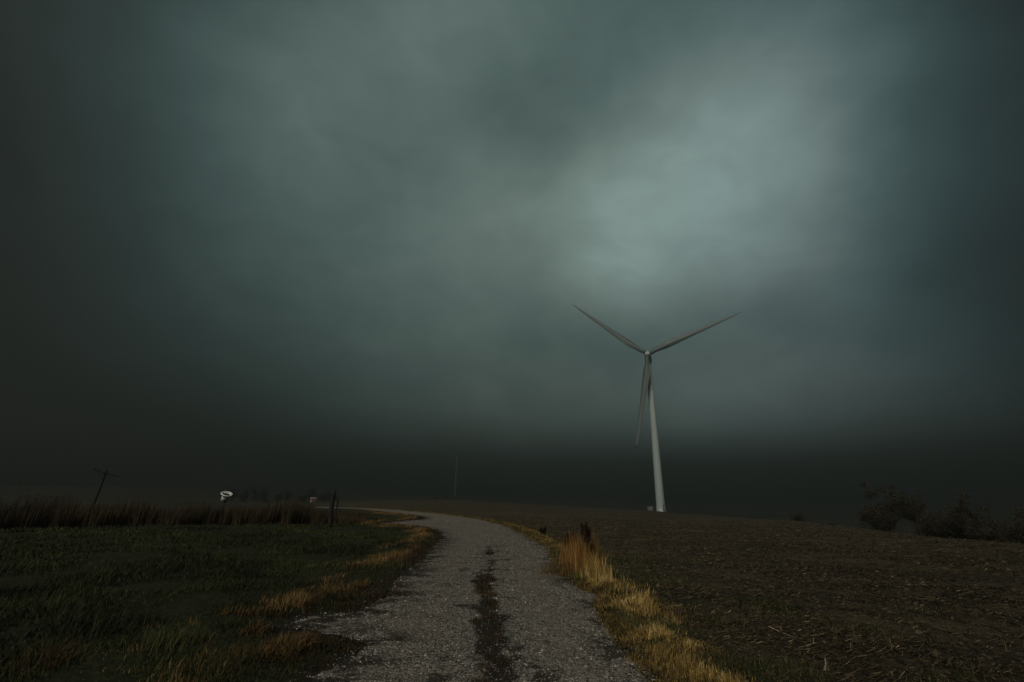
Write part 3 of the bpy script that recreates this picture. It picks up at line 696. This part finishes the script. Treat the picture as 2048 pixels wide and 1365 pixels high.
def make_turbine(label, az, r, hubh, yaw, phase, group, L=50.4, paint=None, bpaint=None):
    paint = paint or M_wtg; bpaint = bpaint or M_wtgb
    x, y, z = polar(az, r)
    t = thing('wind_turbine', label, 'wind turbine', (x, y, z-.1), group=group)
    m = MB(); H = hubh-1.6
    prof = [(2.45, 0), (2.45, .35), (2.18, .36)] + [(2.15-(2.15-1.3)*s, .4+(H-.4)*s) for s in np.linspace(0, 1, 30)]
    m.lathe(prof, 48); m.build('tower', paint, t, True)
    for k, s in enumerate((.25, .52, .78)):
        f = MB(); rr_ = 2.15-.85*s; f.lathe([(rr_+.01, H*s-.08), (rr_+.035, H*s-.08), (rr_+.035, H*s+.08), (rr_+.01, H*s+.08)], 48); f.build('flange', paint, t, True)
    d = MB(); Rm = Matrix.Rotation(R_(200), 4, 'Z')
    d.box(-.45, .45, 2.12, 2.2, 1.2, 3.4, Rm); d.build('door', M_steel, t)
    s_ = MB(); s_.box(-.6, .6, 2.2, 3.2, .95, 1.1, Rm); s_.box(-.6, .6, 3.2, 3.5, .6, .72, Rm); s_.box(-.6, .6, 3.5, 3.8, .3, .42, Rm)
    s_.box(-.58, -.52, 3.1, 3.16, 0, 2.1, Rm); s_.box(.52, .58, 3.1, 3.16, 0, 2.1, Rm); s_.build('steps', M_steel, t)
    # nacelle: axis along local -Y (towards the viewer), turned by yaw
    Rz = Matrix.Rotation(R_(yaw), 4, 'Z'); tilt = Matrix.Rotation(R_(-5), 4, 'X')
    NM = Matrix.Translation((0, 0, hubh)) @ Rz @ tilt
    n = MB(); rings = []
    for yy, ww, hh, zz in ((-2.5, 1.2, 1.35, 0), (-2.2, 1.6, 1.65, 0), (1.5, 1.8, 1.9, .1), (6.5, 1.8, 1.85, .15), (7.3, 1.5, 1.4, .3)):
        ring = []
        for j in range(24):
            a = 2*PI*j/24; c, s = math.cos(a), math.sin(a)
            ring.append(NM @ Vector((ww*math.copysign(abs(c)**.45, c), yy, zz+hh*math.copysign(abs(s)**.45, s))))
        rings.append(ring)
    n.rings(rings); nac = n.build('nacelle', paint, t, True)
    v = MB(); v.box(-.04, .04, 5.6, 5.68, 1.9, 3.2, NM); v.box(-.35, .35, 5.6, 5.66, 3.0, 3.06, NM); v.build('wind_vane', M_steel, nac)
    h = MB(); HM = NM @ Matrix.Translation((0, -4.0, 0)) @ Matrix.Rotation(R_(90), 4, 'X')
    h.lathe([(1.3, -1.4), (1.55, -1.2), (1.62, .2), (1.45, .9), (1.05, 1.45), (.5, 1.8), (.05, 1.9)], 32, HM)
    h.build('hub', paint, t, True)
    bm_ = blade_mesh(L)
    for k in range(3):
        # local blade: span X, trailing edge +Y, thickness / downwind Z ; rotor plane = XZ of nacelle
        a = R_(phase+120*k)
        Bm = NM @ Matrix.Translation((0, -4.0, 0)) @ Matrix(((1, 0, 0, 0), (0, 0, -1, 0), (0, 1, 0, 0), (0, 0, 0, 1))) @ Matrix.Rotation(a, 4, 'Z') @ Matrix.Rotation(R_(-3), 4, 'Y') @ Matrix.Translation((1.2, 0, 0))
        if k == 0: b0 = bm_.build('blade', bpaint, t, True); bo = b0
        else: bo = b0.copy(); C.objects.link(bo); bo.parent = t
        bo.matrix_local = Bm
    return t
TAZ = az_of(1322, 1022)
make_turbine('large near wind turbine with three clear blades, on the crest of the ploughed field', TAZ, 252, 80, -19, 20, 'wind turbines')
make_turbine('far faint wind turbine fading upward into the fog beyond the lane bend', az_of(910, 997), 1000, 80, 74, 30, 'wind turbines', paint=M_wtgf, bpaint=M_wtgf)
x, y, z = polar(TAZ-1.15, 249)
o = MB(); o.box(-1.0, 1.0, -.8, .8, 0, 1.9); o.box(-1.08, 1.08, -.88, .88, 1.9, 2.0); o.box(-1.2, 1.2, -1.0, 1.0, -.3, .12)
t = thing('transformer_cabinet', 'small pale transformer cabinet at the foot of the near wind turbine', 'transformer', (x, y, z), (0, 0, .3))
o.build('casing', M_steel, t)
d = MB(); d.box(-.9, -.02, -.84, -.80, .2, 1.8); d.box(.02, .9, -.84, -.80, .2, 1.8); d.build('doors', M_steel, t)

# ------------------------------------------------------------------ leaning utility pole
def at_dist(px, py, depth_r):
    d = pix_ray([px], [py])[0]; d = d/np.hypot(d[0], d[1]); return np.array([d[0]*depth_r, d[1]*depth_r, CAM_H+d[2]*depth_r])
top = Vector(at_dist(211.5, 946, 72)); ba, bb = at_dist(186, 1010, 72)[:2]
pz = float(terrain(ba, bb)); base = Vector((ba, bb, pz-.3))
ax0 = (top-base)
# continue the visible line of the pole down to the ground
vis = Vector(at_dist(186, 1010, 72)); dirn = (top-vis).normalized(); kz = (vis.z-(pz-.3))/dirn.z; base = vis-dirn*kz
pole = thing('utility_pole', 'dark wooden utility pole leaning to the right beyond the tall grass', 'utility pole', base)
q = dirn.to_track_quat('Z', 'Y').to_matrix().to_4x4(); Lp = (top-base).length
view = Vector((top.x, top.y, 0)).normalized(); side = view.cross(Vector((0, 0, 1))); 
fr = Matrix((side.to_4d(), view.to_4d(), (0, 0, 1, 0), (0, 0, 0, 1))).transposed(); fr[3][0] = fr[3][1] = fr[3][2] = 0
lean = dirn
X_ax = (side-lean*side.dot(lean)).normalized(); Y_ax = lean.cross(X_ax).normalized()
PM = Matrix(((X_ax.x, Y_ax.x, lean.x, 0), (X_ax.y, Y_ax.y, lean.y, 0), (X_ax.z, Y_ax.z, lean.z, 0), (0, 0, 0, 1)))
pole.rotation_euler = PM.to_euler()
m = MB(); m.tube([(0, 0, 0), (0, 0, Lp*.5), (0, 0, Lp+.25)], [.19, .17, .13], 12); m.build('shaft', M_wood, pole)
arm = MB(); AM = Matrix.Translation((0, -.16, Lp-.05)) @ Matrix.Rotation(R_(13), 4, 'Y')
arm.box(-1.25, 1.25, -.06, .06, -.07, .07, AM); arm.build('crossarm', M_wood, pole)
for s in (-1, 1):
    br = MB(); br.tube([AM @ Vector((s*.65, -.03, -.05)), (0, -.15, Lp-.75)], [.025, .025], 6); br.build('brace', M_wood, pole)
for xx in (-1.15, -.75, .75, 1.15):
    ins = MB(); ins.lathe([(.03, .07), (.06, .10), (.06, .16), (.035, .18), (.05, .20), (.03, .24)], 10, AM @ Matrix.Translation((xx, 0, 0))); ins.build('insulator', M_wood, pole)

# ------------------------------------------------------------------ fence post with gate latch
pb = ground_pt(662, 1046); zb = float(ground_z(pb[:1], pb[1:])[0]); rr0 = float(np.hypot(*pb))
r_post = 25.5
b3 = Vector(at_dist(661.5, 1040, r_post)); b3.z = float(terrain(b3.x, b3.y))-.05; t3 = Vector(at_dist(669, 979.5, r_post))
ft = thing('fence_post', 'dark weathered wooden fence post rising above the tall grass near the lane', 'fence post', b3)
dv = t3-b3; m = MB(); vw = Vector((b3.x, b3.y, 0)).normalized(); sdv = vw.cross(Vector((0, 0, 1)))
pts = []; rd = []
for s in np.linspace(0, 1, 9):
    pts.append(dv*s+sdv*(-.035*math.sin(PI*s))); rd.append(.105+.008*math.sin(s*17))
m.tube(pts, rd, 12); m.build('shaft', M_post, ft, True)
br = MB(); c0 = dv*.72+sdv*.10; c1 = dv*.72+sdv*.22
br.tube([c0+Vector((0, 0, .06)), c1+Vector((0, 0, .07)), c1+Vector((0, 0, -.35)), c1+Vector((0, 0, -.75))+sdv*-.02], [.04, .05, .045, .03], 8); br.build('bracket', M_post, ft)

# ------------------------------------------------------------------ white flared tub on a stake
sp = Vector(at_dist(452, 992, 27.5)); sz = float(terrain(sp.x, sp.y))
tb = thing('white_tub', 'white flared plastic tub tipped on a stake above the tall grass', 'tub', (sp.x, sp.y, sz))
KS = .88
h0 = sp.z-sz
vw = Vector((sp.x, sp.y, 0)).normalized(); ang = math.atan2(-vw.x, vw.y)
TM = Matrix.Translation((0, 0, h0)) @ Matrix.Rotation(ang, 4, 'Z') @ Matrix.Rotation(R_(24), 4, 'X') @ Matrix.Rotation(R_(8), 4, 'Y') @ Matrix.Scale(KS, 4)
m = MB(); m.lathe([(.12, -.30), (.185, -.30), (.19, -.06), (.20, .02), (.225, .08), (.235, .09), (.225, .10), (.20, .075), (.19, .03), (.165, -.02), (.12, -.22)], 40, TM, False)
m.build('basin', M_white, tb, True)
m = MB(); m.lathe([(.001, .045), (.192, .045), (.197, .058), (.001, .052)], 32, TM, False); m.build('opening_shade', M_wood, tb, True)  # added dark disc standing in for the shade inside the tub's mouth
m = MB(); m.lathe([(.272, .085), (.292, .09), (.298, .11), (.285, .132), (.262, .132), (.262, .10), (.272, .085)], 40, TM, False); m.build('rim', M_white, tb, True)
for k in range(4):
    a_ = k*PI/2+.5; m = MB(); m.tube([TM @ Vector((.225*math.cos(a_), .225*math.sin(a_), .09)), TM @ Vector((.27*math.cos(a_), .27*math.sin(a_), .108))], [.012, .012], 6); m.build('spoke', M_white, tb)
m = MB(); m.tube([(0, 0, -.1), (0, 0, h0-.1)], [.025, .022], 8); m.build('stake', M_wood, tb)

# ------------------------------------------------------------------ trees and shrubs
def branchy(t, H, spread, nmain, seed, trunk_r, trunk_lean=(0, 0), leaves=2500, ls=.1, leaf_mat=None, low=.15, depth=3, upright=.6, leafden=1.0):
    rd = random.Random(seed); m = MB(); tips = []
    def grow(p, d, ln, rad, lev):
        pts = [p]; rads = [rad]; q = p.copy(); dd = d.copy(); k = 4
        for i in range(k):
            dd = (dd+Vector((rd.gauss(0, .16), rd.gauss(0, .16), rd.gauss(0, .10)+.05*upright))).normalized()
            q = q+dd*ln/k; pts.append(q.copy()); rads.append(rad*(1-.75*(i+1)/k))
            if lev >= depth-1: tips.append((q.copy(), ln))
        m.tube(pts, rads, 5 if lev else 7, False)
        if lev < depth:
            for j in range(rd.randint(3, 4)):
                i = rd.randint(1, k); nd_ = (dd*.6+Vector((rd.gauss(0, .6), rd.gauss(0, .6), rd.gauss(.25*upright, .4)))).normalized()
                grow(pts[i], nd_, ln*rd.uniform(.45, .7), rads[i]*.7+.004, lev+1)
    for i in range(nmain):
        a = rd.uniform(0, 2*PI); s = spread*rd.uniform(.2, 1)
        d = Vector((math.cos(a)*s+trunk_lean[0], math.sin(a)*s+trunk_lean[1], 1)).normalized()
        st = Vector((math.cos(a)*.15*spread*H*.3, math.sin(a)*.15*spread*H*.3, 0)) if nmain > 1 else Vector((0, 0, 0))
        grow(st, d, H*rd.uniform(.45, .62), trunk_r*rd.uniform(.6, 1), 0)
    m.build('trunk', M_bark, t)
    g_ = np.random.default_rng(seed); T = np.array([tuple(q) for q, _ in tips])
    w_ = np.maximum(T[:, 2]/H, .05); keep = g_.random(len(T)) < leafden; T = T[keep] if keep.any() else T
    i = g_.integers(0, len(T), leaves); P = T[i]+g_.normal(0, ls*1.5, (leaves, 3))*np.where(g_.random(leaves) < .25, 2.2, 1.)[:, None]
    P[:, 2] = np.maximum(P[:, 2], .05)
    a = g_.normal(0, 1, (leaves, 3)); a /= np.linalg.norm(a, axis=1)[:, None]; b = np.cross(a, g_.normal(0, 1, (leaves, 3))); b /= np.linalg.norm(b, axis=1)[:, None]
    s = (ls*g_.uniform(.4, 1.1, leaves))[:, None]
    V = np.stack([P-a*s, P+b*s*.4, P+a*s, P-b*s*.4], 1).reshape(-1, 3)
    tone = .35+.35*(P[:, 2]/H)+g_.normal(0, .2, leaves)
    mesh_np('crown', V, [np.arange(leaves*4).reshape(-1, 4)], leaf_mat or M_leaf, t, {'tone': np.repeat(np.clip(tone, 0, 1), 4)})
def tree(name, label, cat, px, r, H, seed, group, dz=0, **kw):
    x, y, z = polar(az_of(px, 1040), r); t = thing(name, label, cat, (x, y, z-.1+dz), group=group); branchy(t, H, kw.pop('spread', .5), kw.pop('nmain', 4), seed, kw.pop('trunk_r', .12), **kw); return t
GS = 'shrubs and trees along the right-hand field edge'
tree('shrub', 'broad rusty shrub at the left end of the right-hand tree row', 'shrub', 1762, 66, 3.2, 11, GS, spread=1.0, nmain=14, leaves=9000, ls=.085)
tree('tree', 'bare-limbed tree with a tall tufted top, rising behind the broad rusty shrub', 'tree', 1786, 68, 7.2, 12, GS, spread=.22, nmain=2, trunk_r=.17, leaves=6000, ls=.08, leafden=.6)
tree('tree', 'narrow upright tree standing alone after the first gap of the row', 'tree', 1834, 66, 5.8, 13, GS, spread=.14, nmain=2, trunk_r=.15, leaves=6500, ls=.08)
tree('shrub', 'low rounded shrub right of the narrow upright tree', 'shrub', 1872, 64, 3.0, 14, GS, spread=1.0, nmain=13, leaves=8000, ls=.085)
tree('tree', 'wide forked tree in the middle of the right-hand row', 'tree', 1932, 62, 3.9, 15, GS, spread=.8, nmain=10, trunk_r=.16, leaves=9000, ls=.085, leafden=.85)
tree('shrub', 'small thin shrub filling the gap before the last trees', 'shrub', 1975, 60, 2.3, 19, GS, spread=1.1, nmain=9, leaves=5000, ls=.08)
tree('tree', 'leaning tree with an open tufted crown near the right picture edge', 'tree', 2018, 60, 5.8, 16, GS, spread=.25, nmain=2, trunk_r=.16, trunk_lean=(-.35, 0), leaves=5200, ls=.08, leafden=.55)
tree('shrub', 'dense dark shrub cut by the right picture edge', 'shrub', 2050, 56, 3.8, 17, GS, spread=.8, nmain=14, leaves=12000, ls=.085)
tree('shrub', 'lone dark round bush on the field crest between turbine and tree row', 'shrub', 1598, 124, 2.4, 21, 'bushes on the field crest', spread=.7, nmain=6, leaves=900, ls=.2, dz=.3)
tree('shrub', 'tiny low bush on the field crest right of the lone round bush', 'shrub', 1662, 100, 1.1, 22, 'bushes on the field crest', spread=.8, nmain=5, trunk_r=.05, leaves=300, ls=.12)
tree('shrub', 'dark bush inside the tall prairie grass at the far left', 'shrub', 58, 36, 1.9, 23, 'bushes on the far left', spread=.3, nmain=6, trunk_r=.04, leaves=900, ls=.06)
GF = 'hazy trees on the far left ridge'
for i, (px, H, lab, wide) in enumerate([
    (455, 9.5, 'hazy round tree directly above the white tub, leftmost of the far row', .5),
    (478, 9.0, 'hazy slanting tree second from the left of the far row', .3),
    (503, 11.0, 'hazy big round tree, largest of the far row', .6),
    (522, 7.0, 'hazy low tree leaning on the largest far tree', .5),
    (548, 7.0, 'hazy low broad tree in the middle of the far row', .7),
    (568, 9.0, 'hazy twin-headed tree right of the middle of the far row', .5),
    (596, 6.0, 'hazy low tree left of the red farm shed', .6),
    (615, 10.5, 'hazy thin tall tree just left of the red farm shed', .2),
    (640, 7.0, 'hazy broad low tree behind the red farm shed', .8),
    (655, 6.0, 'hazy low tree between the red shed and the fence post', .6)]):
    tree('tree', lab, 'tree', px, 330+8*(i % 3), H, 40+i, GF, spread=wide, nmain=5, trunk_r=.25, leaves=1300, ls=.45, leaf_mat=M_fleaf, depth=2)

# farm shed, small in the distance
x, y, z = polar(az_of(627, 994), 318)
sh = thing('farm_shed', 'tiny red farm shed with a white door in front of the far trees', 'shed', (x, y, z-.2), (0, 0, R_(20))); sh.scale = (.65, .65, .8)
m = MB(); m.add([(-2.4,-1.8,0),(2.4,-1.8,0),(2.4,1.8,0),(-2.4,1.8,0),(-2.4,-1.8,2.6),(2.4,-1.8,2.6),(2.4,1.8,2.6),(-2.4,1.8,2.6),(-2.4,0,3.7),(2.4,0,3.7)],
  [(0,1,5,4),(2,3,7,6),(1,2,6,9,5),(3,0,4,8,7),(3,2,1,0)]); m.build('wall', M_red, sh)
m = MB(); m.add([(-2.7,-2.1,2.45),(2.7,-2.1,2.45),(2.7,0,3.75),(-2.7,0,3.75),(-2.7,2.1,2.45),(2.7,2.1,2.45),(-2.7,-2.1,2.6),(2.7,-2.1,2.6),(2.7,0,3.9),(-2.7,0,3.9),(-2.7,2.1,2.6),(2.7,2.1,2.6)],
  [(1,0,3,2),(3,4,5,2),(6,7,8,9),(9,8,11,10),(0,1,7,6),(5,4,10,11),(1,2,8,7),(2,5,11,8),(3,0,6,9),(4,3,9,10)]); m.build('roof', M_tin, sh)
m = MB(); m.box(-2.1, -1.4, -1.86, -1.80, .1, 2.0); m.build('door', M_white, sh)

# far low hedge clumps by the distant turbine
for i, (px, r, H, lab) in enumerate([(868, 300, 1.5, 'low dark bush on the rise left of the far faint turbine'), (888, 305, 1.3, 'low dark bush nearest the left of the far faint turbine'), (985, 300, 1.4, 'low dark bush on the rise right of the far faint turbine')]):
    tree('shrub', lab, 'shrub', px, r, H, 70+i, 'bushes on the rise by the far turbine', spread=1.2, nmain=5, trunk_r=.05, leaves=260, ls=.25, leaf_mat=M_fleaf, depth=2)

# ------------------------------------------------------------------ haze
HAZE_D, HAZE_ALB, HAZE_G = .0026, (.305, .33, .305), .72
hz = MB(); hz.box(-3100, 3100, -3100, 3100, -26, 130)
hm = bpy.data.materials.new('fog'); hm.use_nodes = True; t = hm.node_tree; t.nodes.clear()
pv = t.nodes.new('ShaderNodeVolumePrincipled'); pv.inputs['Density'].default_value = HAZE_D; pv.inputs['Color'].default_value = (*HAZE_ALB, 1); pv.inputs['Anisotropy'].default_value = HAZE_G
mo = t.nodes.new('ShaderNodeOutputMaterial'); t.links.new(pv.outputs[0], mo.inputs['Volume'])
ho = hz.build('haze', hm); tag(ho, kind='stuff')
